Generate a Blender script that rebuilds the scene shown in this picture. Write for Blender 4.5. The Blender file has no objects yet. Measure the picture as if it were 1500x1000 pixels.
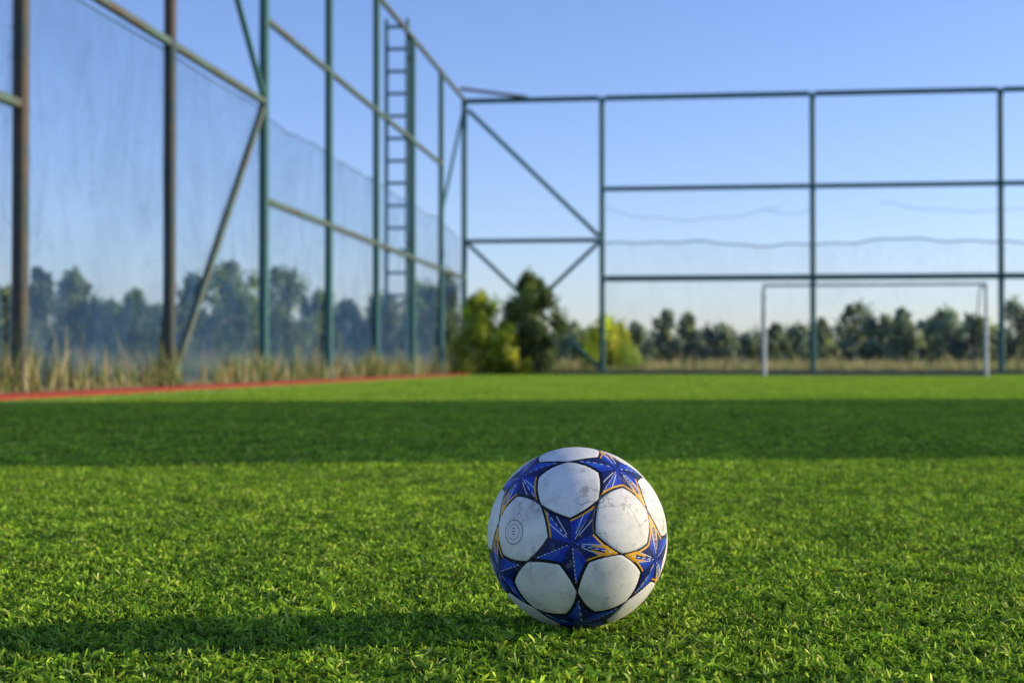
import bpy, math, random
import numpy as np
from mathutils import Vector, Matrix

random.seed(7)
R = np.random.RandomState(11)
sc = bpy.context.scene
COL = sc.collection
CAMZ = 0.3305
FP = 2083.3
SUN_EL = 16.0
SUN_AZ = 7.2   # degrees from +X towards +Y

# ------------------------------------------------------------------ helpers
def link(o, parent=None):
    COL.objects.link(o)
    if parent: o.parent = parent
    return o
def empty(name, loc=(0,0,0)):
    o = bpy.data.objects.new(name, None); o.location = loc
    o.empty_display_size = 0.2
    return link(o)
def mesh_obj(name, verts, faces, mat=None, parent=None, smooth=False, cols=None):
    me = bpy.data.meshes.new(name)
    verts = np.asarray(verts, dtype=np.float32)
    if isinstance(faces, tuple):        # (loop array, sizes)
        loops, sizes = faces
        me.vertices.add(len(verts)); me.vertices.foreach_set('co', verts.ravel())
        me.loops.add(len(loops)); me.loops.foreach_set('vertex_index', np.asarray(loops, dtype=np.int32))
        sizes = np.asarray(sizes, dtype=np.int32)
        starts = np.concatenate([[0], np.cumsum(sizes)[:-1]]).astype(np.int32)
        me.polygons.add(len(sizes)); me.polygons.foreach_set('loop_start', starts)
        me.update(calc_edges=True); me.validate()
    else:
        me.from_pydata([tuple(map(float, v)) for v in verts], [], faces); me.update()
    if cols is not None:
        a = me.color_attributes.new('Col', 'FLOAT_COLOR', 'POINT')
        a.data.foreach_set('color', np.asarray(cols, dtype=np.float32).ravel())
    if smooth:
        me.polygons.foreach_set('use_smooth', [True]*len(me.polygons))
    if mat: me.materials.append(mat)
    o = bpy.data.objects.new(name, me)
    return link(o, parent)

class NT:
    def __init__(s, name):
        s.m = bpy.data.materials.new(name); s.m.use_nodes = True
        s.t = s.m.node_tree; s.t.nodes.clear()
        s.out = s.n('ShaderNodeOutputMaterial')
    def n(s, typ, **kw):
        x = s.t.nodes.new(typ)
        for k, v in kw.items():
            if k.startswith('i_'):
                x.inputs[k[2:].replace('_', ' ')].default_value = v
            else: setattr(x, k, v)
        return x
    def l(s, a, b): s.t.links.new(a, b)
    def noise(s, scale, detail=4, rough=.55, vec=None, dist=0.0):
        x = s.n('ShaderNodeTexNoise'); x.inputs['Scale'].default_value = scale
        x.inputs['Detail'].default_value = detail; x.inputs['Roughness'].default_value = rough
        x.inputs['Distortion'].default_value = dist
        if vec is not None: s.l(vec, x.inputs['Vector'])
        return x.outputs['Fac']
    def ramp(s, fac, stops):
        x = s.n('ShaderNodeValToRGB'); e = x.color_ramp.elements
        while len(e) < len(stops): e.new(0.5)
        for i, (p, c) in enumerate(stops):
            e[i].position = p; e[i].color = (c[0], c[1], c[2], 1) if not isinstance(c, (int, float)) else (c, c, c, 1)
        s.l(fac, x.inputs['Fac']); return x.outputs['Color']
    def mix(s, fac, a, b, mode='MIX'):
        x = s.n('ShaderNodeMix', data_type='RGBA', blend_type=mode)
        for sock, v in ((x.inputs[0], fac), (x.inputs[6], a), (x.inputs[7], b)):
            if isinstance(v, bpy.types.NodeSocket): s.l(v, sock)
            elif isinstance(v, (int, float)): sock.default_value = v
            else: sock.default_value = (v[0], v[1], v[2], 1)
        return x.outputs[2]
    def math(s, op, a, b=None, c=None):
        x = s.n('ShaderNodeMath', operation=op)
        for i, v in enumerate((a, b, c)):
            if v is None: continue
            if isinstance(v, bpy.types.NodeSocket): s.l(v, x.inputs[i])
            else: x.inputs[i].default_value = v
        return x.outputs[0]
    def pos(s): return s.n('ShaderNodeNewGeometry').outputs['Position']
    def attr(s, name='Col', out='Color'): 
        x = s.n('ShaderNodeAttribute'); x.attribute_name = name; return x.outputs[out]
    def bsdf(s, col, rough=.6, spec=.3, bump=None, bstr=.3, bdist=.01):
        b = s.n('ShaderNodeBsdfPrincipled')
        for sock, v in ((b.inputs['Base Color'], col), (b.inputs['Roughness'], rough)):
            if isinstance(v, bpy.types.NodeSocket): s.l(v, sock)
            elif isinstance(v, (int, float)): sock.default_value = v
            else: sock.default_value = (v[0], v[1], v[2], 1)
        b.inputs['Specular IOR Level'].default_value = spec
        if bump is not None:
            bm = s.n('ShaderNodeBump'); bm.inputs['Strength'].default_value = bstr
            bm.inputs['Distance'].default_value = bdist
            s.l(bump, bm.inputs['Height']); s.l(bm.outputs[0], b.inputs['Normal'])
        return b.outputs[0]
    def done(s, sh): s.l(sh, s.out.inputs['Surface']); return s.m

# field frame -------------------------------------------------------------
FA = math.radians(6.84)
EU = np.array([math.sin(FA), math.cos(FA), 0])      # away, along side fence
ET = np.array([math.cos(FA), -math.sin(FA), 0])     # to the right, along end fence
CORN = np.array([-1.41, 42.0, 0])
K = 42/34.2
def F(s, t, z=0.0): return CORN - EU*s + ET*t + np.array([0, 0, z])

# ------------------------------------------------------------------ materials
def leafmat(name, transl=.35, haze=None, gl=.04):
    m = NT(name); c = m.attr()
    if haze: c = m.mix(haze[0], c, haze[1])
    d = m.n('ShaderNodeBsdfDiffuse'); m.l(c, d.inputs[0])
    tr = m.n('ShaderNodeBsdfTranslucent'); m.l(c, tr.inputs[0])
    mx = m.n('ShaderNodeMixShader'); mx.inputs[0].default_value = transl
    m.l(d.outputs[0], mx.inputs[1]); m.l(tr.outputs[0], mx.inputs[2])
    g = m.n('ShaderNodeBsdfGlossy'); g.inputs['Roughness'].default_value = .5
    g.inputs[0].default_value = (.8, .85, .7, 1)
    m2 = m.n('ShaderNodeMixShader'); m2.inputs[0].default_value = gl
    m.l(mx.outputs[0], m2.inputs[1]); m.l(g.outputs[0], m2.inputs[2])
    return m.done(m2.outputs[0])

def turfmat():
    m = NT('turf_fibre'); c = m.attr(); p = m.pos()
    big = m.noise(.55, 3, .5, p); med = m.noise(5.5, 4, .6, p); fin = m.noise(32, 3, .6, p)
    c = m.mix(1.0, c, m.ramp(big, [(.3, (.80, .86, .8)), (.7, (1.20, 1.12, 1.0))]), 'MULTIPLY')
    c = m.mix(1.0, c, m.ramp(med, [(.30, (.60, .67, .72)), (.66, (1.28, 1.17, 1.05))]), 'MULTIPLY')
    c = m.mix(1.0, c, m.ramp(fin, [(.36, (.40, .46, .5)), (.60, (1.25, 1.2, 1.1))]), 'MULTIPLY')
    wear = m.mix(1.0, m.ramp(m.noise(1.7, 3, .5, p), [(.52, 0.), (.66, 1.)]), m.ramp(m.noise(22, 4, .7, p), [(.50, 0.), (.60, 1.)]), 'MULTIPLY')
    c = m.mix(m.math('MULTIPLY', wear, .75), c, (.05, .055, .03))
    dt = m.n('ShaderNodeVectorMath', operation='DOT_PRODUCT'); m.l(p, dt.inputs[0]); dt.inputs[1].default_value = tuple(ET)
    off = float(np.dot(CORN, ET))
    t = m.math('SUBTRACT', dt.outputs['Value'], off + 1.15)
    a = m.math('LESS_THAN', m.math('ABSOLUTE', t), .045)
    c = m.mix(m.math('MULTIPLY', a, .55), c, (.6, .65, .55))
    d = m.n('ShaderNodeBsdfDiffuse'); m.l(c, d.inputs[0])
    tr = m.n('ShaderNodeBsdfTranslucent'); m.l(c, tr.inputs[0])
    mx = m.n('ShaderNodeMixShader'); mx.inputs[0].default_value = .30
    m.l(d.outputs[0], mx.inputs[1]); m.l(tr.outputs[0], mx.inputs[2])
    g = m.n('ShaderNodeBsdfGlossy'); g.inputs['Roughness'].default_value = .5
    g.inputs[0].default_value = (.95, .95, .6, 1)
    m2 = m.n('ShaderNodeMixShader'); m2.inputs[0].default_value = .025
    m.l(mx.outputs[0], m2.inputs[1]); m.l(g.outputs[0], m2.inputs[2])
    return m.done(m2.outputs[0])

def steelmat(name, rust_lo, rust_hi, paint=(.05, .15, .15)):
    m = NT(name); p = m.pos()
    n1 = m.noise(2.2, 6, .65, p); n2 = m.noise(18, 4, .6, p)
    pc = m.mix(m.ramp(n2, [(.3, 0.), (.7, 1.)]), paint, tuple(x*1.5 for x in paint))
    rc = m.mix(n2, (.05, .038, .025), (.16, .11, .065))
    f = m.ramp(n1, [(rust_lo, 0.), (rust_hi, 1.)])
    return m.done(m.bsdf(m.mix(f, pc, rc), .55, .35, n2, .3, .004))

M_turf = turfmat()
M_paint = steelmat('green_painted_steel', .60, .76, (.030, .115, .105))
M_rust = steelmat('rusty_painted_steel', .38, .58, (.030, .055, .050))
M_rail = steelmat('sun_ochre_rail_steel', .42, .64, (.07, .12, .09))  # rust blend here stands in for ochre sunlight on the rail edges

m = NT('turf_backing'); p = m.pos()
M_back = m.done(m.bsdf(m.ramp(m.noise(60, 4, .6, p), [(.3, (.006, .012, .004)), (.7, (.012, .028, .008))]), .9, .1))
m = NT('dry_meadow_ground'); p = m.pos()
cc = m.mix(m.ramp(m.noise(.12, 5, .6, p), [(.35, 0.), (.65, 1.)]), (.24, .21, .09), (.15, .17, .06))
M_ground = m.done(m.bsdf(m.mix(m.noise(4, 5, .6, p), cc, (.30, .25, .12)), .95, .1))
m = NT('red_rubber_track'); p = m.pos()
M_red = m.done(m.bsdf(m.ramp(m.noise(9, 5, .7, p), [(.3, (.22, .035, .02)), (.62, (.45, .075, .04)), (.8, (.42, .18, .09))]), .85, .15, m.noise(150, 2), .4, .003))
m = NT('dusty_soil'); p = m.pos()
M_soil = m.done(m.bsdf(m.ramp(m.noise(3, 6, .65, p), [(.3, (.16, .13, .06)), (.5, (.27, .21, .11)), (.7, (.13, .15, .05))]), .95, .1))
m = NT('concrete'); p = m.pos()
M_conc = m.done(m.bsdf(m.ramp(m.noise(4, 6, .6, p), [(.3, (.10, .10, .09)), (.7, (.2, .19, .17))]), .9, .2))
m = NT('white_goal_paint'); p = m.pos()
M_white = m.done(m.bsdf(m.ramp(m.noise(6, 5, .6, p), [(.35, (.55, .55, .53)), (.6, (.8, .8, .78))]), .45, .4))
m = NT('bark'); p = m.pos()
M_bark = m.done(m.bsdf(m.ramp(m.noise(12, 4, .6, p), [(.3, (.05, .04, .03)), (.7, (.13, .1, .07))]), .9, .1))
M_leaf = leafmat('leaves', .48)
M_leaf_far = leafmat('distant_leaves', .48)
M_weed = leafmat('dry_stalks', .35)

def netmat(name, lo, hi, col):
    m = NT(name); p = m.pos()
    mp = m.n('ShaderNodeMapping'); m.l(p, mp.inputs[0]); mp.inputs['Scale'].default_value = (1.0, 1.0, .5)
    mp.inputs['Rotation'].default_value = (.35, .3, 0)
    n = m.noise(1.3, 7, .6, mp.outputs[0], 1.2)
    rg = m.math('ABSOLUTE', m.math('SUBTRACT', m.noise(.9, 5, .55, mp.outputs[0], 1.5), .5))
    crease = m.ramp(rg, [(0.0, 1.), (.022, 0.)])
    f = m.n('ShaderNodeMapRange'); m.l(n, f.inputs[0]); f.inputs[1].default_value = .36; f.inputs[2].default_value = .68
    f.inputs[3].default_value = lo; f.inputs[4].default_value = hi
    ff = m.math('ADD', f.outputs[0], m.math('MULTIPLY', crease, (hi-lo)*.7))
    d = m.n('ShaderNodeBsdfDiffuse'); d.inputs[0].default_value = (*col, 1)
    t = m.n('ShaderNodeBsdfTransparent')
    mx = m.n('ShaderNodeMixShader'); m.l(ff, mx.inputs[0]); m.l(t.outputs[0], mx.inputs[1]); m.l(d.outputs[0], mx.inputs[2])
    return m.done(mx.outputs[0])
M_net = netmat('dark_netting', .20, .40, (.06, .13, .26))
M_netb = netmat('thin_netting', .03, .10, (.08, .12, .17))
m = NT('rope'); M_rope = m.done(m.bsdf((.12, .17, .2), .8, .2))

# ------------------------------------------------------------------ ground
def sheet(name, quad, z, mat, parent=None):
    return mesh_obj(name, [(q[0], q[1], z) for q in quad], [(0, 1, 2, 3)], mat, parent)
sheet('ground', [(-2500, -1500), (2500, -1500), (2500, 4000), (-2500, 4000)], -.012, M_ground)
sheet('sports_field', [F(60, .55), F(60, 22), F(0.2, 22), F(0.2, .55)], -.002, M_back)
def strip(name, prof, s0, s1, n, mat, seed=0, jit=0.0):
    rr = np.random.RandomState(seed); V = []; Fc = []
    for i in range(n+1):
        s = s0 + (s1-s0)*i/n
        for j, (t, z) in enumerate(prof):
            V.append(F(s, t + rr.normal()*jit*.5, z + (rr.normal()*jit if 0 < j < len(prof)-1 else 0)))
    w = len(prof)
    for i in range(n):
        for j in range(w-1):
            a = i*w+j; Fc.append((a, a+w, a+w+1, a+1))
    return mesh_obj(name, V, Fc, mat, smooth=True)
strip('running_track', [(.62, -.01), (.60, .035), (.25, .05), (.05, .05)], -1, 60, 60, M_red)
strip('soil_bank', [(.06, .045), (-.1, .10), (-.7, .16), (-1.6, .12), (-3.5, -.02)], -4, 60, 130, M_soil, 3, .025)
for (t0, t1) in ((.6, 22),):
    a = [F(.18, t0, -.01), F(.18, t1, -.01), F(-.12, t1, -.01), F(-.12, t0, -.01)]
    b = [q + np.array([0, 0, .13]) for q in a]
    mesh_obj('fence_base_strip', a+b, [(0, 1, 5, 4), (1, 2, 6, 5), (2, 3, 7, 6), (3, 0, 4, 7), (4, 5, 6, 7)], M_conc)  # low strip along the foot of the end fence

# ------------------------------------------------------------------ turf
def turf_tile(name, size, n, L0, L1, W, seed, parent, gain=1.0):
    r = np.random.RandomState(seed)
    x = r.uniform(-size/2, size/2, n); y = r.uniform(-size/2, size/2, n)
    def fld(k, wl=.026):
        v = np.zeros(n)
        for _ in range(16):
            fx, fy = r.randint(-int(size/wl), int(size/wl)+1, 2)
            v += np.sin(2*np.pi*(fx*x+fy*y)/size + r.uniform(0, 6.28))
        return v/np.sqrt(8)
    a1, a2, h = fld(0), fld(1), fld(2, .017)
    ang = np.arctan2(a2, a1) + r.normal(0, 1.1, n)
    L = r.uniform(L0, L1, n)*(1+.40*np.clip(h, -1.8, 1.7))
    w = W*r.uniform(.7, 1.25, n)
    lean = np.clip(r.normal(.80, .32, n), .05, 1.3)
    dx, dy = np.cos(ang), np.sin(ang)
    tw = r.normal(0, .9, n)
    px_, py_ = np.cos(ang+np.pi/2+tw), np.sin(ang+np.pi/2+tw)
    def P(t, wf, sgn):
        ho = L*(lean*(.30*t+.70*t*t)); ze = L*(t*1.0 - .48*lean*t*t)*.95
        return np.stack([x+dx*ho+px_*w*wf*sgn*.5, y+dy*ho+py_*w*wf*sgn*.5, ze+.2*w*sgn*tw], 1)
    pts = np.stack([P(0, .7, -1), P(0, .7, 1), P(.5, 1, 1), P(.5, 1, -1), P(.82, .8, 1), P(.82, .8, -1), P(1.0, 0, 0)], 1)
    V = pts.reshape(-1, 3)
    b = np.arange(n)[:, None]*7
    loops = (b + np.array([0, 1, 2, 3, 3, 2, 4, 5, 5, 4, 6])[None]).ravel()
    sizes = np.tile([4, 4, 3], n)
    base = np.array([[.17, .33, .022], [.245, .41, .030], [.35, .48, .045], [.085, .21, .020], [.48, .54, .16]])*gain
    c = base[r.choice(5, n, p=[.31, .30, .20, .15, .04])]*r.uniform(.8, 1.2, (n, 1))*(1+.24*np.clip(h, -1.8, 1.6))[:, None]
    sh = np.array([.12, .12, .80, .80, 1.08, 1.08, 1.18])  # shade between fibres put into the colour: dark roots, lighter tips
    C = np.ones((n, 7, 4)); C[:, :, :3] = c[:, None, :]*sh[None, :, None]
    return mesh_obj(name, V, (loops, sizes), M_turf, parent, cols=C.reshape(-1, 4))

turf = empty('artificial_grass')
def instancer(name, size, test, tile, seed):
    r = random.Random(seed); V = []; Fc = []
    ns = int(46/size); nt = int(22/size)
    for i in range(ns):
        s = .2+size*(i+.5)
        for j in range(nt):
            t = .62+size*(j+.5)
            if t+size/2 > 22: continue
            c = F(s, t)
            if not test(c[0], c[1]): continue
            k = r.randrange(4); zz = r.uniform(-.001, .001)
            q = []
            for m_ in range(4):
                a = -FA + math.pi/4 + (m_+k)*math.pi/2
                q.append((c[0]+.05*math.cos(a), c[1]+.05*math.sin(a), zz))
            b = len(V); V += q; Fc.append((b, b+1, b+2, b+3))
    o = mesh_obj(name, V, Fc, None, turf)
    o.instance_type = 'FACES'; o.use_instance_faces_scale = False
    o.show_instancer_for_render = False; o.show_instancer_for_viewport = False
    tile.parent = o
    print(name, len(Fc))
inw = lambda x, y: y > .8 and abs(x) < .36*y*1.12+1.1
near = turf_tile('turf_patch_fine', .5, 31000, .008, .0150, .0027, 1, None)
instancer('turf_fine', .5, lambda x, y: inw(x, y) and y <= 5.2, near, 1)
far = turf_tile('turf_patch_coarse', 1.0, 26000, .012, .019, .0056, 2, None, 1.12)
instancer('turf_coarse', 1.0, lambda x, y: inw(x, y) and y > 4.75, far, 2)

# ------------------------------------------------------------------ ball
BALL_D = 1.754
BC = np.array([.0803, BALL_D, .1165])
cam = np.array([0, 0, CAMZ])
w_ = (cam-BC)/np.linalg.norm(cam-BC)
r_ = np.cross(np.array([0, 0, 1.]), w_); r_ /= np.linalg.norm(r_)
u_ = np.cross(w_, r_)
nrm = lambda v: v/np.linalg.norm(v)
n0 = nrm(-.053*r_ - .061*u_ + .997*w_)
e1 = nrm(r_ - n0*np.dot(r_, n0)); e2 = np.cross(n0, e1)
ph = math.radians(59); th = math.atan(2)
ico = [n0]
for k in range(5):
    a = ph + k*2*math.pi/5
    ico.append(math.cos(th)*n0 + math.sin(th)*(math.cos(a)*e1+math.sin(a)*e2))
ico += [-v for v in ico]; ico = np.array(ico)
dod = []; 
for i in range(12):
    for j in range(i+1, 12):
        for k in range(j+1, 12):
            if min(ico[i]@ico[j], ico[j]@ico[k], ico[i]@ico[k]) > .4: dod.append(nrm(ico[i]+ico[j]+ico[k]))
dod = np.array(dod)
mids = np.array([nrm(ico[i]+ico[j]) for i in range(12) for j in range(i+1, 12) if ico[i]@ico[j] > .4])
def img_dir(px, py):
    x = (px-845)/130.; y = (785-py)/130.
    return nrm(x*r_+y*u_+math.sqrt(max(0, 1-x*x-y*y))*w_)
import bmesh
bm = bmesh.new(); bmesh.ops.create_icosphere(bm, subdivisions=7, radius=1.0)
me = bpy.data.meshes.new('soccer_ball'); bm.to_mesh(me); bm.free()
nv = len(me.vertices); P = np.empty(nv*3, dtype=np.float32); me.vertices.foreach_get('co', P); P = P.reshape(-1, 3).astype(float)
P /= np.linalg.norm(P, axis=1)[:, None]
deg = np.degrees
def edge_of(C_):
    a_ = deg(np.arccos(np.clip(np.sum(P*C_, 1), -1, 1)))
    tang = P - C_*np.sum(P*C_, 1)[:, None]; tang /= (np.linalg.norm(tang, axis=1)[:, None]+1e-9)
    best = np.full(nv, -2.)
    for q in range(30):
        ok = (C_@mids[q]) > math.cos(math.radians(22))
        tm = mids[q] - C_*(C_@mids[q])[:, None]; tm /= (np.linalg.norm(tm, axis=1)[:, None]+1e-9)
        best = np.where(ok, np.maximum(best, np.sum(tang*tm, 1)), best)
    phi = np.clip(np.arccos(np.clip(best, -1, 1)), 0, math.pi/3)
    r1, r2 = 20.9, 22.3
    line = math.sin(math.pi/3)/(np.sin(phi)/r2+np.sin(math.pi/3-phi)/r1)
    circ = r1+(r2-r1)*(phi/(math.pi/3))
    return a_ - (.55*line+.45*circ), a_
dd = P@dod.T; order = np.argsort(-dd, axis=1)
e, a_ = edge_of(dod[order[:, 0]])
e2nd, _ = edge_of(dod[order[:, 1]])
e = np.minimum(e, e2nd)
ii = (P@ico.T).argmax(1); S = ico[ii]; b_ = deg(np.arccos(np.clip(np.max(P@ico.T, 1), -1, 1)))
ts = P - S*np.sum(P*S, 1)[:, None]; ts /= (np.linalg.norm(ts, axis=1)[:, None]+1e-9)
bc = np.full(nv, -2.); arm = np.zeros(nv, int); sgn = np.zeros(nv)
for q in range(30):
    ok = (S@mids[q]) > math.cos(math.radians(33))
    tm = mids[q] - S*(S@mids[q])[:, None]; tm /= (np.linalg.norm(tm, axis=1)[:, None]+1e-9)
    c = np.sum(ts*tm, 1); side = np.sum(np.cross(tm, ts)*S, 1)
    up = ok & (c > bc); bc = np.where(up, c, bc); arm = np.where(up, q, arm); sgn = np.where(up, side, sgn)
lat = b_*np.sqrt(np.clip(1-bc*bc, 0, 1)); al = b_*bc
hot = np.zeros(30)
for px, py, v in ((903, 809, 1), (874, 660, 1), (742, 745, 1), (846, 868, .0), (868, 738, .5), (788, 743, .5), (962, 770, 1), (770, 826, .0), (955, 850, 1), (800, 672, .5)):
    hot[(mids@img_dir(px, py)).argmax()] = v
for q in range(30):
    if mids[q]@w_ < -.05: hot[q] = [1, 0, .5][q % 3]
hotv = hot[arm]
def loc(px, py):
    d_ = img_dir(px, py); return d_, deg(P@r_-d_@r_), deg(P@u_-d_@u_), deg(np.arccos(np.clip(P@d_, -1, 1)))
groove = .0013*np.exp(-(e/.5)**2)
bul = .0008*np.clip(1-(a_/21)**4, 0, 1)
P2 = P*(0.110 - groove + bul)[:, None]
me.vertices.foreach_set('co', P2.astype(np.float32).ravel())
def fattr(name, v):
    a = me.attributes.new(name, 'FLOAT', 'POINT'); a.data.foreach_set('value', np.asarray(v, dtype=np.float32))
fattr('edge', e); fattr('lat', lat); fattr('alng', al); fattr('side', np.sign(sgn)); fattr('hot', hotv)
_, rx, ry, rg = loc(757, 778); fattr('ring', rg); fattr('ringx', rx); fattr('ringy', ry)
_, qx, qy, qg = loc(918, 742); fattr('markx', qx); fattr('marky', qy); fattr('markg', qg)
me.polygons.foreach_set('use_smooth', [True]*len(me.polygons)); me.update()

m = NT('scuffed_ball_leather')
A = lambda n: m.attr(n, 'Fac')
E, LA, AL, SD, HT = A('edge'), A('lat'), A('alng'), A('side'), A('hot')
gt = lambda a, b: m.math('GREATER_THAN', a, b); lt = lambda a, b: m.math('LESS_THAN', a, b)
AND = lambda *x: x[0] if len(x) == 1 else m.math('MULTIPLY', x[0], AND(*x[1:]))
OR = lambda a, b: m.math('MAXIMUM', a, b)
sub = lambda a, b: m.math('SUBTRACT', a, b); mul = lambda a, b: m.math('MULTIPLY', a, b)
band = lambda v, c0, w0: lt(m.math('ABSOLUTE', sub(v, c0)), w0)
white = (.88, .84, .76); navy = (.006, .008, .016); blue = (.010, .040, .36); dblue = (.005, .013, .10)
lblue = (.022, .085, .46); yel = (.85, .40, .015); sil = (.66, .68, .70)
hotm = gt(HT, .75); warm = gt(HT, .25)
sdp = gt(SD, 0)
star = mul(1.0, gt(E, -.55))
c = m.mix(star, white, navy)
body = gt(E, 1.7)
bcol = m.mix(sdp, dblue, blue)
fac = AND(gt(AL, 3.0), lt(LA, mul(AL, .33)), sdp)
bcol = m.mix(AND(fac, gt(AL, 9)), bcol, lblue)
c = m.mix(body, c, bcol)
c = m.mix(AND(body, gt(LA, sub(mul(AL, .80), .35)), gt(AL, 2.5)), c, navy)
c = m.mix(AND(body, lt(LA, .34), gt(AL, 3.0)), c, sil)
c = m.mix(AND(body, band(LA, mul(AL, .17), .26), gt(AL, 6), warm), c, sil)
c = m.mix(AND(gt(E, 1.0), lt(E, 2.05), gt(AL, 7), OR(hotm, AND(warm, sdp))), c, yel)
c = m.mix(AND(body, hotm, gt(LA, mul(AL, .070)), lt(LA, mul(AL, .145)), gt(AL, 12)), c, yel)
c = m.mix(AND(gt(E, .35), hotm, gt(AL, 20.5)), c, yel)
c = m.mix(AND(gt(E, .9), hotm, lt(LA, .34), gt(AL, 15), lt(AL, 26)), c, (.8, .8, .78))
RG = A('ring'); RX = A('ringx'); RY = A('ringy'); ns_ = m.math('SUBTRACT', 1.0, star)
ink = OR(band(RG, 7.4, .42), band(RG, 4.7, .28))
let = AND(lt(m.math('ABSOLUTE', RX), 1.2), lt(m.math('ABSOLUTE', RY), 2.8), gt(m.math('SINE', mul(RY, 3.6)), 0))
tcn = m.n('ShaderNodeTexCoord').outputs['Object']
c = m.mix(mul(AND(ns_, OR(ink, let)), .85), c, (.12, .13, .17))
MG = A('markg')
mk = AND(ns_, lt(MG, 6.2), gt(m.noise(150, 2, .5, tcn), .54))
c = m.mix(mul(mk, .6), c, (.45, .38, .22))
d1 = m.noise(16, 8, .70, tcn, .6); d2 = m.noise(60, 6, .72, tcn); d3 = m.noise(6, 4, .6, tcn, .8)
cc = m.mix(mul(AND(ns_, m.ramp(d1, [(.43, 0.), (.64, 1.)])), .50), c, (.33, .32, .28))
cc = m.mix(mul(m.ramp(d2, [(.57, 0.), (.68, 1.)]), .55), cc, (.20, .19, .16))
cc = m.mix(mul(AND(ns_, m.ramp(d3, [(.48, 0.), (.70, 1.)])), .34), cc, (.46, .42, .33))
vo = m.n('ShaderNodeTexVoronoi', feature='DISTANCE_TO_EDGE'); vo.inputs['Scale'].default_value = 13
wv = m.n('ShaderNodeVectorMath', operation='ADD'); m.l(tcn, wv.inputs[0])
nz = m.n('ShaderNodeTexNoise'); nz.inputs['Scale'].default_value = 25; nz.inputs['Detail'].default_value = 5; m.l(tcn, nz.inputs['Vector'])
sc_ = m.n('ShaderNodeVectorMath', operation='SCALE'); m.l(nz.outputs['Color'], sc_.inputs[0]); sc_.inputs['Scale'].default_value = .08
m.l(sc_.outputs[0], wv.inputs[1]); m.l(wv.outputs[0], vo.inputs['Vector'])
crk = mul(lt(vo.outputs['Distance'], .014), m.ramp(m.noise(12, 2, .5, tcn), [(.48, 0.), (.60, .5)]))
cc = m.mix(crk, cc, (.16, .15, .13))
M_ball = m.done(m.bsdf(cc, m.ramp(d1, [(.3, .34), (.7, .60)]), .32, m.noise(420, 3, .6, tcn), .10, .001))
me.materials.append(M_ball)
ball = bpy.data.objects.new('soccer_ball', me); ball.location = BC; link(ball)

# ------------------------------------------------------------------ steel fence
def beam(name, a, b, w, mat, parent, h=None):
    a = np.array(a, float); b = np.array(b, float); h = h or w
    d = nrm(b-a); ref = np.array([0, 0, 1.]) if abs(d[2]) < .9 else EU
    x = nrm(np.cross(ref, d)); y = np.cross(d, x)
    ch = .18; pr = [(1, 1-2*ch), (1-2*ch, 1), (-1+2*ch, 1), (-1, 1-2*ch), (-1, -1+2*ch), (-1+2*ch, -1), (1-2*ch, -1), (1, -1+2*ch)]
    V = [p_ + x*w/2*q[0] + y*h/2*q[1] for p_ in (a, b) for q in pr]
    Fc = [(i, (i+1) % 8, 8+(i+1) % 8, 8+i) for i in range(8)] + [tuple(range(7, -1, -1)), tuple(range(8, 16))]
    return mesh_obj(name, V, Fc, mat, parent)
def sag_net(name, axis0, axis1, z_bot, topf, nx, nz, mat, parent, bulge=.12, seed=0):
    rr = np.random.RandomState(seed); V = []; Fc = []
    ph_ = rr.uniform(0, 6, 8)
    nrmv = nrm(np.cross(axis1-axis0, np.array([0, 0, 1.])))
    for i in range(nx+1):
        f = i/nx; p_ = axis0+(axis1-axis0)*f; L = np.linalg.norm(axis1-axis0)*f
        zt = topf(L)
        for j in range(nz+1):
            g_ = j/nz; z = z_bot+(zt-z_bot)*g_
            o = bulge*(math.sin(L*.8+ph_[0]+z*.7)*.5+.5*math.sin(L*2.1+z*1.3+ph_[1])+.25*math.sin(L*5+ph_[2]-z*2.2))
            V.append(p_+np.array([0, 0, z])+nrmv*(o*.6))
    for i in range(nx):
        for j in range(nz):
            a = i*(nz+1)+j; Fc.append((a, a+nz+1, a+nz+2, a+1))
    return mesh_obj(name, V, Fc, mat, parent, smooth=True)
def rope(name, pts, r, mat, parent):
    V = []; Fc = []; n = 5
    for p_ in pts:
        for k in range(n):
            a = 2*math.pi*k/n; V.append(p_+np.array([0, 0, math.sin(a)*r])+EU*math.cos(a)*r)
    for i in range(len(pts)-1):
        for k in range(n): Fc.append((i*n+k, i*n+(k+1) % n, (i+1)*n+(k+1) % n, (i+1)*n+k))
    return mesh_obj(name, V, Fc, mat, parent, smooth=True)

SP = 3.3*K; PW = .135
ZT, Z2, Z3, ZM = 8.16, 5.66, 2.85, 4.36
side = empty('side_fence')
for i in range(0, 11):
    s = SP*i
    mt = M_rust if i in (6, 7, 8) else M_paint
    beam('post_%d' % i, F(s, 0, 0), F(s, 0, ZT), PW if i else PW*1.15, mt, side)
for i in range(0, 10):
    s0, s1 = SP*i+PW/2+.012, SP*(i+1)-PW/2-.002
    beam('top_rail_%d' % i, F(s0, 0, ZT-.04), F(s1, 0, ZT-.04), .10, M_rail, side)
    if i < 5:
        if i != 0: beam('upper_rail_%d' % i, F(s0, 0, Z2), F(s1, 0, Z2), .095, M_rail, side)
        beam('lower_rail_%d' % i, F(s0, 0, Z3), F(s1, 0, Z3), .095, M_rail, side)
    elif i < 7:
        beam('mid_rail_%d' % i, F(s0, 0, ZM), F(s1, 0, ZM), .10, M_rail, side)
    else:
        beam('lower_rail_%d' % i, F(s0, 0, Z3), F(s1, 0, Z3), .095, M_rail, side)
beam('brace_up', F(SP*5+.09, .0, ZM+.12), F(SP*6-.09, 0, ZT-.2), .08, M_paint, side)
beam('brace_down', F(SP*5+.09, .0, ZM-.12), F(SP*6-.09, 0, .1), .095, M_rail, side)
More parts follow.
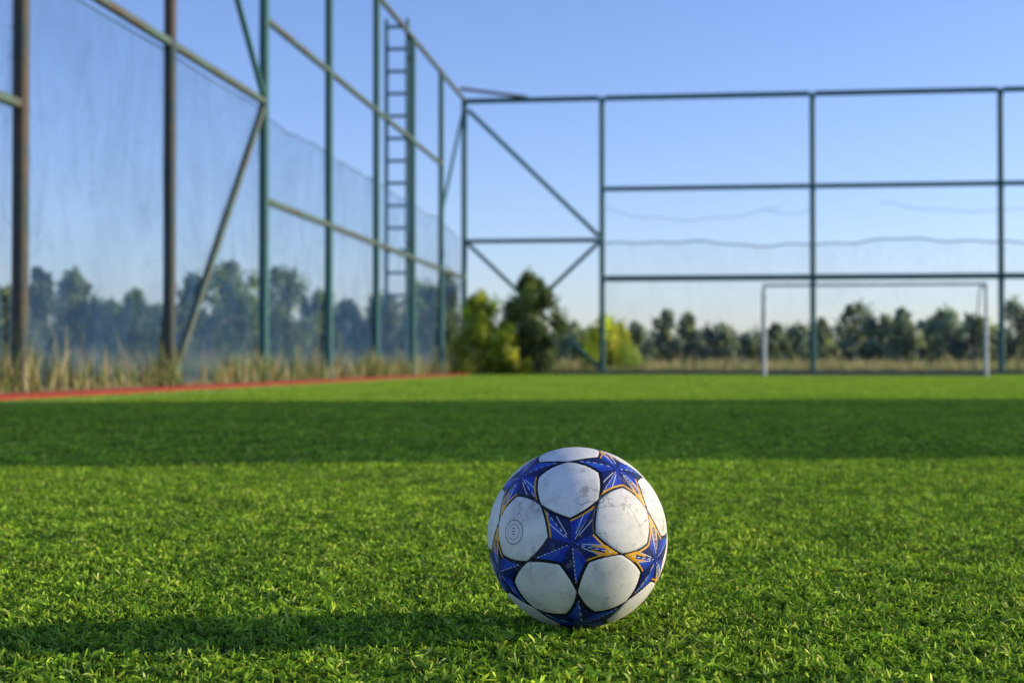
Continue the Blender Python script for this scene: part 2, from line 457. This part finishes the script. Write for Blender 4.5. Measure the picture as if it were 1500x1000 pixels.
beam('brace_up_end', F(SP*1-.08, .0, ZM), F(.10, 0, ZT-.3), .08, M_paint, side)
def topf(L):
    s = 10*SP - L; f = (s/SP) % 1.0
    if s > SP*5: return ZM-.06-.03*math.sin(f*math.pi)
    return 4.24 - .07*4*f*(1-f) + .02*math.sin(s*1.9)+.012*math.sin(s*5.3) - .25*math.exp(-(s/2.0)**2)
sag_net('side_net', F(10*SP, -.10), F(0.06, -.10), .05, topf, 220, 14, M_net, side, seed=4)
rope('net_top_rope', [F(10*SP-L, -.10, topf(L)) for L in np.linspace(0, 10*SP-.1, 160)], .012, M_rope, side)

endf = empty('end_fence')
TP = [3.317*K, 8.24*K, 12.5*K, 17.0*K]
for j, t in enumerate(TP):
    beam('post_%d' % j, F(0, t, 0), F(0, t, ZT-.06), PW*1.15, M_paint, endf)
seg = [0.0]+TP
for j in range(4):
    a, b = seg[j]+PW*.6+.01, seg[j+1]-PW*.6-.01
    beam('top_rail_%d' % j, F(0, a, ZT-.08), F(0, b, ZT-.08), .14, M_paint, endf)
    if j == 0:
        beam('mid_rail_0', F(0, a, 3.93), F(0, b, 3.93), .12, M_paint, endf)
    else:
        beam('upper_rail_%d' % j, F(0, a, 5.42), F(0, b, 5.42), .13, M_paint, endf)
        beam('lower_rail_%d' % j, F(0, a, 2.80), F(0, b, 2.80), .165, M_paint, endf)
beam('brace_upper', F(0, .12, ZT-.35), F(0, TP[0]-.1, 4.05), .12, M_paint, endf)
beam('brace_left', F(-.03, .12, 3.85), F(-.03, TP[0]-.1, .2), .11, M_paint, endf)
beam('brace_right', F(.09, TP[0]-.1, 3.85), F(.09, .12, .2), .11, M_paint, endf)
beam('corner_pipe', F(.9, 0.02, ZT+.12), F(-.02, 1.85, ZT+.0), .09, M_rust, endf)
def wtop(L): 
    return 3.80 + .07*math.sin(L*.9)+.03*math.sin(L*2.3+1)+.02*math.sin(L*5)
A0 = F(-.09, TP[0]); A1 = F(-.09, TP[3])
sag_net('end_net', A0, A1, .05, wtop, 120, 8, M_netb, endf, seed=8)
Lt = np.linalg.norm(A1-A0)
rope('net_rope', [A0+(A1-A0)*f+np.array([0, 0, wtop(f*Lt)]) for f in np.linspace(0, 1, 120)], .020, M_rope, endf)
for (t0, t1, z0, sg) in ((TP[0], TP[1]-.9, 4.85, .35), (TP[1]-1.3, TP[1], 4.75, .12), (TP[1]+1.9, TP[2]+2, 4.95, .3)):
    rope('loose_rope', [F(-.09, t0+(t1-t0)*f, z0-sg*4*f*(1-f)+.03*math.sin(f*23)) for f in np.linspace(0, 1, 50)], .008, M_rope, endf)

lad = empty('ladder')
sL = SP*2
for nm, t in (('rail_inner', -.11), ('rail_outer', -.62)):
    beam(nm, F(sL+.10, t, 1.7 if nm == 'rail_outer' else .1), F(sL+.10, t, 8.55), .085, M_paint, lad)
for k in range(13):
    z = 1.95+k*.535
    beam('rung_%d' % k, F(sL+.10, -.575, z), F(sL+.10, -.155, z), .07, M_paint, lad)
beam('bracket_top', F(sL+.10, -.065, 7.6), F(sL+.10, .05, 7.6), .05, M_paint, lad)
beam('bracket_low', F(sL+.10, -.065, 3.2), F(sL+.10, .05, 3.2), .05, M_paint, lad)

# ------------------------------------------------------------------ goal
goal = empty('football_goal')
def pxp(px, Y): return (px-750)/FP*Y
gy = 36.0; gz = 2.30
gl = np.array([pxp(1120, gy), gy, 0]); gr = gl + ET*5.44
def tube(name, a, b, r, mat, parent, n=12):
    a = np.array(a, float); b = np.array(b, float); d = nrm(b-a)
    ref = np.array([0, 0, 1.]) if abs(d[2]) < .9 else np.array([1., 0, 0])
    x = nrm(np.cross(ref, d)); y = np.cross(d, x)
    V = [p_+r*(math.cos(2*math.pi*k/n)*x+math.sin(2*math.pi*k/n)*y) for p_ in (a, b) for k in range(n)]
    Fc = [(k, (k+1) % n, n+(k+1) % n, n+k) for k in range(n)]+[tuple(range(n-1, -1, -1)), tuple(range(n, 2*n))]
    return mesh_obj(name, V, Fc, mat, parent)
Z = lambda z: np.array([0, 0, z])
tube('post_a', gl, gl+Z(gz+.04), .045, M_white, goal); tube('post_b', gr, gr+Z(gz+.04), .045, M_white, goal)
tube('crossbar', gl+ET*.047+Z(gz), gr-ET*.047+Z(gz), .03, M_conc, goal)  # grey material puts the crossbar's shade into its colour
for p_, nm in ((gl, 'a'), (gr, 'b')):
    tube('top_arm_'+nm, p_+EU*.046+Z(gz-.05), p_+EU*.8+Z(gz-.05), .02, M_conc, goal)
    tube('back_stay_'+nm, p_+EU*.8+Z(gz-.05), p_+EU*1.5+Z(.03), .02, M_conc, goal)
    tube('ground_bar_'+nm, p_+EU*.046+Z(.03), p_+EU*1.5+Z(.03), .02, M_conc, goal)
tube('rear_ground_bar', gl+EU*1.5+ET*.03+Z(.03), gr+EU*1.5-ET*.03+Z(.03), .025, M_conc, goal)

# ------------------------------------------------------------------ building off to the right (casts the long shadow)
sa = math.radians(SUN_AZ); DS = np.array([math.cos(sa), math.sin(sa), 0]); DP = np.array([-math.sin(sa), math.cos(sa), 0])
bld = empty('changing_room_building')
BX = 20.0; mid = np.array([BX, (4.66+12.2)/2+math.tan(sa)*BX, 0]); hw = 7.5/2; BH = 7.35; dep = 7.0
m = NT('rendered_wall'); p = m.pos()
M_wall = m.done(m.bsdf(m.ramp(m.noise(1.5, 6, .6, p), [(.3, (.36, .33, .27)), (.7, (.48, .45, .38))]), .9, .2))
m = NT('window_glass'); M_glass = m.done(m.bsdf((.03, .04, .05), .08, .6))
m = NT('roof_metal'); M_roof = m.done(m.bsdf((.16, .15, .14), .5, .4))
def box(name, c, hd, hp, z0, z1, mat, par):
    V = [c+DS*hd*a+DP*hp*b+Z(z) for z in (z0, z1) for a, b in ((-1, -1), (1, -1), (1, 1), (-1, 1))]
    return mesh_obj(name, V, [(0, 1, 2, 3)[::-1], (4, 5, 6, 7), (0, 1, 5, 4), (1, 2, 6, 5), (2, 3, 7, 6), (3, 0, 4, 7)], mat, par)
cb = mid+DS*dep/2
box('walls', cb, dep/2, hw, 0, BH-.2, M_wall, bld)
box('roof', cb, dep/2+.1, hw+.05, BH-.198, BH, M_roof, bld)
for fl in (0, 1):
    for k in range(3):
        if fl == 0 and k == 1:
            box('door', mid-DS*.03+DP*0, .04, .5, .02, 2.1, M_roof, bld); continue
        cpt = mid + DP*(-2.4+2.4*k)
        box('window_%d%d' % (fl, k), cpt-DS*.012, .02, .6, 1.1+3.1*fl, 2.4+3.1*fl, M_glass, bld)
        box('sill_%d%d' % (fl, k), cpt-DS*.05, .07, .68, 1.02+3.1*fl, 1.097+3.1*fl, M_conc, bld)

# ------------------------------------------------------------------ trees
def branch_geo(a, b, r0, r1, n=6):
    d = nrm(b-a+1e-6); ref = np.array([1., .1, 0]); x = nrm(np.cross(ref, d)); y = np.cross(d, x)
    V = []
    for p_, r in ((a, r0), (b, r1)):
        for k in range(n): V.append(p_+r*(math.cos(2*math.pi*k/n)*x+math.sin(2*math.pi*k/n)*y))
    return V
def tree_geo(r, base, H, W, nl, leaf, cols, low=.12, shape='oval', stems=1, clumps=26, cs=1.0):
    wV = []; wF = []
    def add(a, b, r0, r1):
        o = len(wV); wV.extend(branch_geo(a, b, r0, r1))
        for k in range(6): wF.append((o+k, o+(k+1) % 6, o+6+(k+1) % 6, o+6+k))
    tops = []
    for s_ in range(stems):
        off = np.array([r.normal()*W*.15, r.normal()*W*.15, 0]) if stems > 1 else np.zeros(3)
        p_ = base+off; pts = [p_]
        for k in range(5):
            p_ = p_+np.array([r.normal()*H*.02, r.normal()*H*.02, H*.17]) + off*.25; pts.append(p_)
        for k in range(5): add(pts[k], pts[k+1], H*.016*(1-k*.17)+.008, H*.016*(1-(k+1)*.17)+.006)
        tops.append(pts)
    cen = []; per0 = nl/clumps
    for k in range(clumps):
        f = low + (1-low)*(k+r.uniform(0, 1))/clumps
        if shape == 'cone': rr_ = (1-f)**.7*1.0+.08
        elif shape == 'bush': rr_ = math.sqrt(max(.05, 1-(f*1.02)**2.4))
        else: rr_ = math.sqrt(max(.04, 1-((f-.40)/.62)**2)) if f > .4 else .85+.15*f/.4
        a = r.uniform(0, 6.283); q = r.uniform(.05, 1.0)**.6*rr_*W*r.uniform(.7, 1.15)
        cpt = base+np.array([math.cos(a)*q, math.sin(a)*q, f*H*.94])
        pts = tops[r.randint(stems)]; idx = min(4, int(f*5*.75)); add(pts[idx], cpt, H*.004+.003, .003)
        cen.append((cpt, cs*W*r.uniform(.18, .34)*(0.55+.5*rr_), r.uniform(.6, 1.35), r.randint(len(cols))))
    LV = []; LC = []
    for cpt, cr, br, ci in cen:
        n = int(per0*r.uniform(.6, 1.4))
        d = r.normal(size=(n, 3)); d /= np.linalg.norm(d, axis=1)[:, None]
        q = cpt + d*(cr*r.uniform(.05, 1.0, (n, 1))**.6)*np.array([1, 1, 1.3])*r.choice([1, 1, 1.5], (n, 1))
        q[:, 2] = np.maximum(q[:, 2], .03)
        t1 = r.normal(size=(n, 3)); t1 /= np.linalg.norm(t1, axis=1)[:, None]
        t2 = np.cross(t1, r.normal(size=(n, 3))); t2 /= np.linalg.norm(t2, axis=1)[:, None]
        s1 = leaf*r.uniform(.6, 1.3, (n, 1)); s2 = s1*.5
        quad = np.stack([q-t1*s1, q+t2*s2, q+t1*s1, q-t2*s2], 1)
        LV.append(quad.reshape(-1, 3))
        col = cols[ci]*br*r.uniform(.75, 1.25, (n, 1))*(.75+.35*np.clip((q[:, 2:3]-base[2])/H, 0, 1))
        C = np.ones((n, 4, 4)); C[:, :, :3] = col[:, None, :]; LC.append(C.reshape(-1, 4))
    return wV, wF, np.concatenate(LV), np.concatenate(LC)
def tree(name, x, y, H, W, seed, cols, nl=5000, leaf=.07, mat=None, **kw):
    r = np.random.RandomState(seed)
    wV, wF, LV, LC = tree_geo(r, np.zeros(3), H, W, nl, leaf, cols, **kw)
    e_ = empty(name, (x, y, 0))
    mesh_obj('trunk', wV, wF, M_bark, e_, smooth=True)
    n = len(LV)//4
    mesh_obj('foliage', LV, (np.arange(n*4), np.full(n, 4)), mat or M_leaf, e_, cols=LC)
G_dark = [np.array(c)*2.8 for c in ([.060, .090, .024], [.075, .105, .026], [.050, .080, .026], [.09, .12, .035])]
G_olive = [np.array(c)*2.8 for c in ([.085, .105, .040], [.105, .125, .045], [.075, .095, .038])]
G_bright = [np.array(c)*2.4 for c in ([.21, .25, .022], [.27, .30, .026], [.13, .18, .022], [.30, .30, .035])]
def zt(py, Y): return CAMZ+(532-py)/FP*Y
specs = [
 (-70, 400, 27, 70, 'oval', G_olive), (5, 425, 30, 46, 'oval', G_olive), (58, 390, 33, 44, 'cone', G_olive), (108, 398, 36, 50, 'cone', G_olive), (150, 440, 36, 44, 'oval', G_dark),
 (195, 425, 34, 46, 'cone', G_dark), (240, 450, 36, 40, 'oval', G_olive), (290, 402, 40, 44, 'oval', G_dark), (345, 380, 42, 48, 'oval', G_dark),
 (412, 388, 44, 42, 'oval', G_dark), (466, 424, 46, 36, 'oval', G_dark), (502, 440, 48, 34, 'oval', G_olive), (560, 430, 48, 40, 'oval', G_olive),
 (622, 412, 47, 36, 'oval', G_dark), (655, 392, 52, 36, 'cone', G_olive)]
for i, (px, ty, Y, hwp, shp, cl) in enumerate(specs):
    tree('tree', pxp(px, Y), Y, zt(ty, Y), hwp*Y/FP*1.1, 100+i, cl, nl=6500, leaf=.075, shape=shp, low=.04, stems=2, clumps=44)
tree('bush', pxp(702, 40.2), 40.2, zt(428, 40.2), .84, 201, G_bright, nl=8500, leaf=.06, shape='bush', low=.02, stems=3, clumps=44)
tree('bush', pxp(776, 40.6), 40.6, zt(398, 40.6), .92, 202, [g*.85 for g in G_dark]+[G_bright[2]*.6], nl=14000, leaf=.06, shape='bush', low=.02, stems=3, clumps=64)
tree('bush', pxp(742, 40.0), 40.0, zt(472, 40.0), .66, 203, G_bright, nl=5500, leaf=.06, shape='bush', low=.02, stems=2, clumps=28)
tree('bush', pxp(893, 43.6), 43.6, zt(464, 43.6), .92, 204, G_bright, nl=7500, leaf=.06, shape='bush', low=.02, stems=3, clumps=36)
r = np.random.RandomState(55); WV = []; WF = []; LV = []; LC = []
H_far = [np.array(c)*3.0 for c in ([.09, .115, .07], [.105, .13, .07], [.085, .105, .075], [.125, .145, .06])]  # distance haze put into the leaf colours as greyed greens
def addfar(px, ty, Y, hwp, shp='oval', n=2000, cl=30):
    base = np.array([pxp(px, Y), Y, 0.]); wv, wf, lv, lc = tree_geo(r, base, zt(ty, Y), hwp*Y/FP*1.15, n, .20, H_far, low=.0, shape=shp, stems=1, clumps=cl, cs=1.1)
    o = len(WV); WV.extend(wv); WF.extend([tuple(q+o for q in f) for f in wf]); LV.append(lv); LC.append(lc)
for (px, ty, hwp) in ((838, 474, 24), (862, 486, 28), (900, 480, 26), (930, 470, 22), (978, 458, 26), (1010, 466, 30), (1055, 482, 30), (1100, 488, 30), (1135, 470, 24), (1168, 474, 30), (1205, 462, 24),
                      (1250, 443, 30), (1290, 466, 26), (1322, 450, 28), (1362, 468, 24), (1385, 454, 28), (1425, 462, 26), (1452, 474, 26), (1490, 438, 34), (1540, 450, 34), (1600, 440, 40), (1680, 455, 40), (1760, 446, 40)):
    addfar(px, ty+r.uniform(-4, 4), r.uniform(88, 104), hwp, 'cone' if r.rand() < .35 else 'oval')
for px in range(-500, 2200, 26):
    addfar(px+r.uniform(-10, 10), r.uniform(476, 500), r.uniform(112, 130), r.uniform(22, 36), 'oval', 800, 16)
for px in range(-500, 700, 36):
    addfar(px+r.uniform(-10, 10), r.uniform(440, 480), r.uniform(75, 95), r.uniform(24, 38), 'oval', 1300, 22)
dt = empty('distant_treeline')
mesh_obj('trunks', WV, WF, M_bark, dt)
LV = np.concatenate(LV); LC = np.concatenate(LC); n = len(LV)//4
mesh_obj('foliage', LV, (np.arange(n*4), np.full(n, 4)), M_leaf_far, dt, cols=LC)

# ------------------------------------------------------------------ tall dry grass and weeds
def weeds(name, pos, hmin, hmax, wd, seed, cols, probs):
    r = np.random.RandomState(seed); n = len(pos)
    ang = r.uniform(0, 6.283, n); H = r.uniform(hmin, hmax, n)*np.exp(r.normal(0, .25, n))
    ln = r.uniform(.05, .5, n); w = wd*r.uniform(.6, 1.4, n)
    dx, dy = np.cos(ang), np.sin(ang); qa = r.uniform(0, 6.283, n); qx, qy = np.cos(qa), np.sin(qa)
    def Pn(t, wf): 
        return np.stack([pos[:, 0]+dx*H*ln*t*t+qx*w*wf*.5, pos[:, 1]+dy*H*ln*t*t+qy*w*wf*.5, pos[:, 2]+H*t*(1-.25*ln*t)], 1)
    pts = np.stack([Pn(0, -1), Pn(0, 1), Pn(.6, .8), Pn(.6, -.8), Pn(1, 0)], 1)
    b = np.arange(n)[:, None]*5
    loops = (b+np.array([0, 1, 2, 3, 3, 2, 4])[None]).ravel()
    c = np.array(cols)[r.choice(len(cols), n, p=probs)]*r.uniform(.7, 1.25, (n, 1))
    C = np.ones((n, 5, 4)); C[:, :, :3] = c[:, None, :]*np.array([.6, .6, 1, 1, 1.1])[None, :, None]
    mesh_obj(name, pts.reshape(-1, 3), (loops, np.tile([4, 3], n)), M_weed, None, cols=C.reshape(-1, 4))
straw = [(.55, .43, .19), (.38, .34, .13), (.22, .30, .06), (.12, .20, .05)]
r = np.random.RandomState(9)
n = 36000; s = r.uniform(-3, 36, n); t = .06-np.abs(r.normal(0, .95, n))
cl = np.sin(s*1.3)+np.sin(s*3.1+1)+np.sin(t*3+s*.7); keep = r.uniform(-2.0, 2.6, n) < cl+.6; s, t = s[keep], t[keep]
pos = np.array([F(a, b, .12 if -1.6 < b < -.15 else .04) for a, b in zip(s, t)])
weeds('dry_grass_verge', pos, .10, .38, .018, 1, straw, [.32, .24, .28, .16])
ps = []
for _ in range(60):
    c0 = (r.uniform(-1, 34), r.uniform(-.35, .08)); k = r.randint(30, 90)
    for _k in range(k): ps.append(F(c0[0]+r.normal()*.30, min(.12, c0[1]+r.normal()*.06), .04))
weeds('tall_weeds', np.array(ps), .2, .55, .020, 6, straw, [.30, .22, .30, .18])
n = 34000; Y = 43.2+(r.uniform(0, 1, n)**1.6)*34; X = r.uniform(-.5, .62, n)*Y
weeds('dry_grass_meadow', np.stack([X, Y, np.zeros(n)-.01], 1), .2, .5, .035, 2, straw, [.46, .28, .16, .10])
n = 9000; s = r.uniform(-1.4, -.15, n); t = r.uniform(.3, 20, n)
weeds('dry_grass_edge', np.array([F(a, b, 0) for a, b in zip(s, t)]), .08, .3, .02, 3, straw, [.30, .26, .26, .18])

# ------------------------------------------------------------------ world, sun, camera
w = bpy.data.worlds.new('World'); sc.world = w; w.use_nodes = True
nt = w.node_tree; bg = nt.nodes['Background']
sky = nt.nodes.new('ShaderNodeTexSky'); sky.sky_type = 'NISHITA'; sky.sun_disc = False
sky.sun_elevation = math.radians(SUN_EL); sky.sun_rotation = math.radians(90-SUN_AZ)
sky.air_density = 1.0; sky.dust_density = .5; sky.ozone_density = 1.3; sky.altitude = 100
mxn = nt.nodes.new('ShaderNodeMix'); mxn.data_type = 'RGBA'; mxn.blend_type = 'MULTIPLY'; mxn.inputs[0].default_value = 1
nt.links.new(sky.outputs[0], mxn.inputs[6]); mxn.inputs[7].default_value = (.95, 1.06, 1.58, 1)
nt.links.new(mxn.outputs[2], bg.inputs[0]); bg.inputs[1].default_value = .145
sl = bpy.data.lights.new('sun', 'SUN'); sl.energy = 5.0; sl.angle = math.radians(.5); sl.color = (1, .88, .62)
so = bpy.data.objects.new('sun', sl); link(so)
el = math.radians(SUN_EL); dirv = Vector((math.cos(el)*math.cos(sa), math.cos(el)*math.sin(sa), math.sin(el)))
so.rotation_euler = dirv.to_track_quat('Z', 'Y').to_euler(); so.location = (30, 4, 10)
cd = bpy.data.cameras.new('camera'); cd.lens = 50; cd.sensor_width = 36; cd.clip_end = 6000; cd.clip_start = .05
cd.dof.use_dof = True; cd.dof.focus_distance = 1.68; cd.dof.aperture_fstop = 6.3
co = bpy.data.objects.new('camera', cd); link(co); co.location = (0, 0, CAMZ)
co.rotation_euler = (math.radians(90+math.degrees(math.atan(32/FP))), 0, 0)
sc.camera = co
sc.view_settings.view_transform = 'Standard'; sc.view_settings.look = 'None'; sc.view_settings.exposure = 0
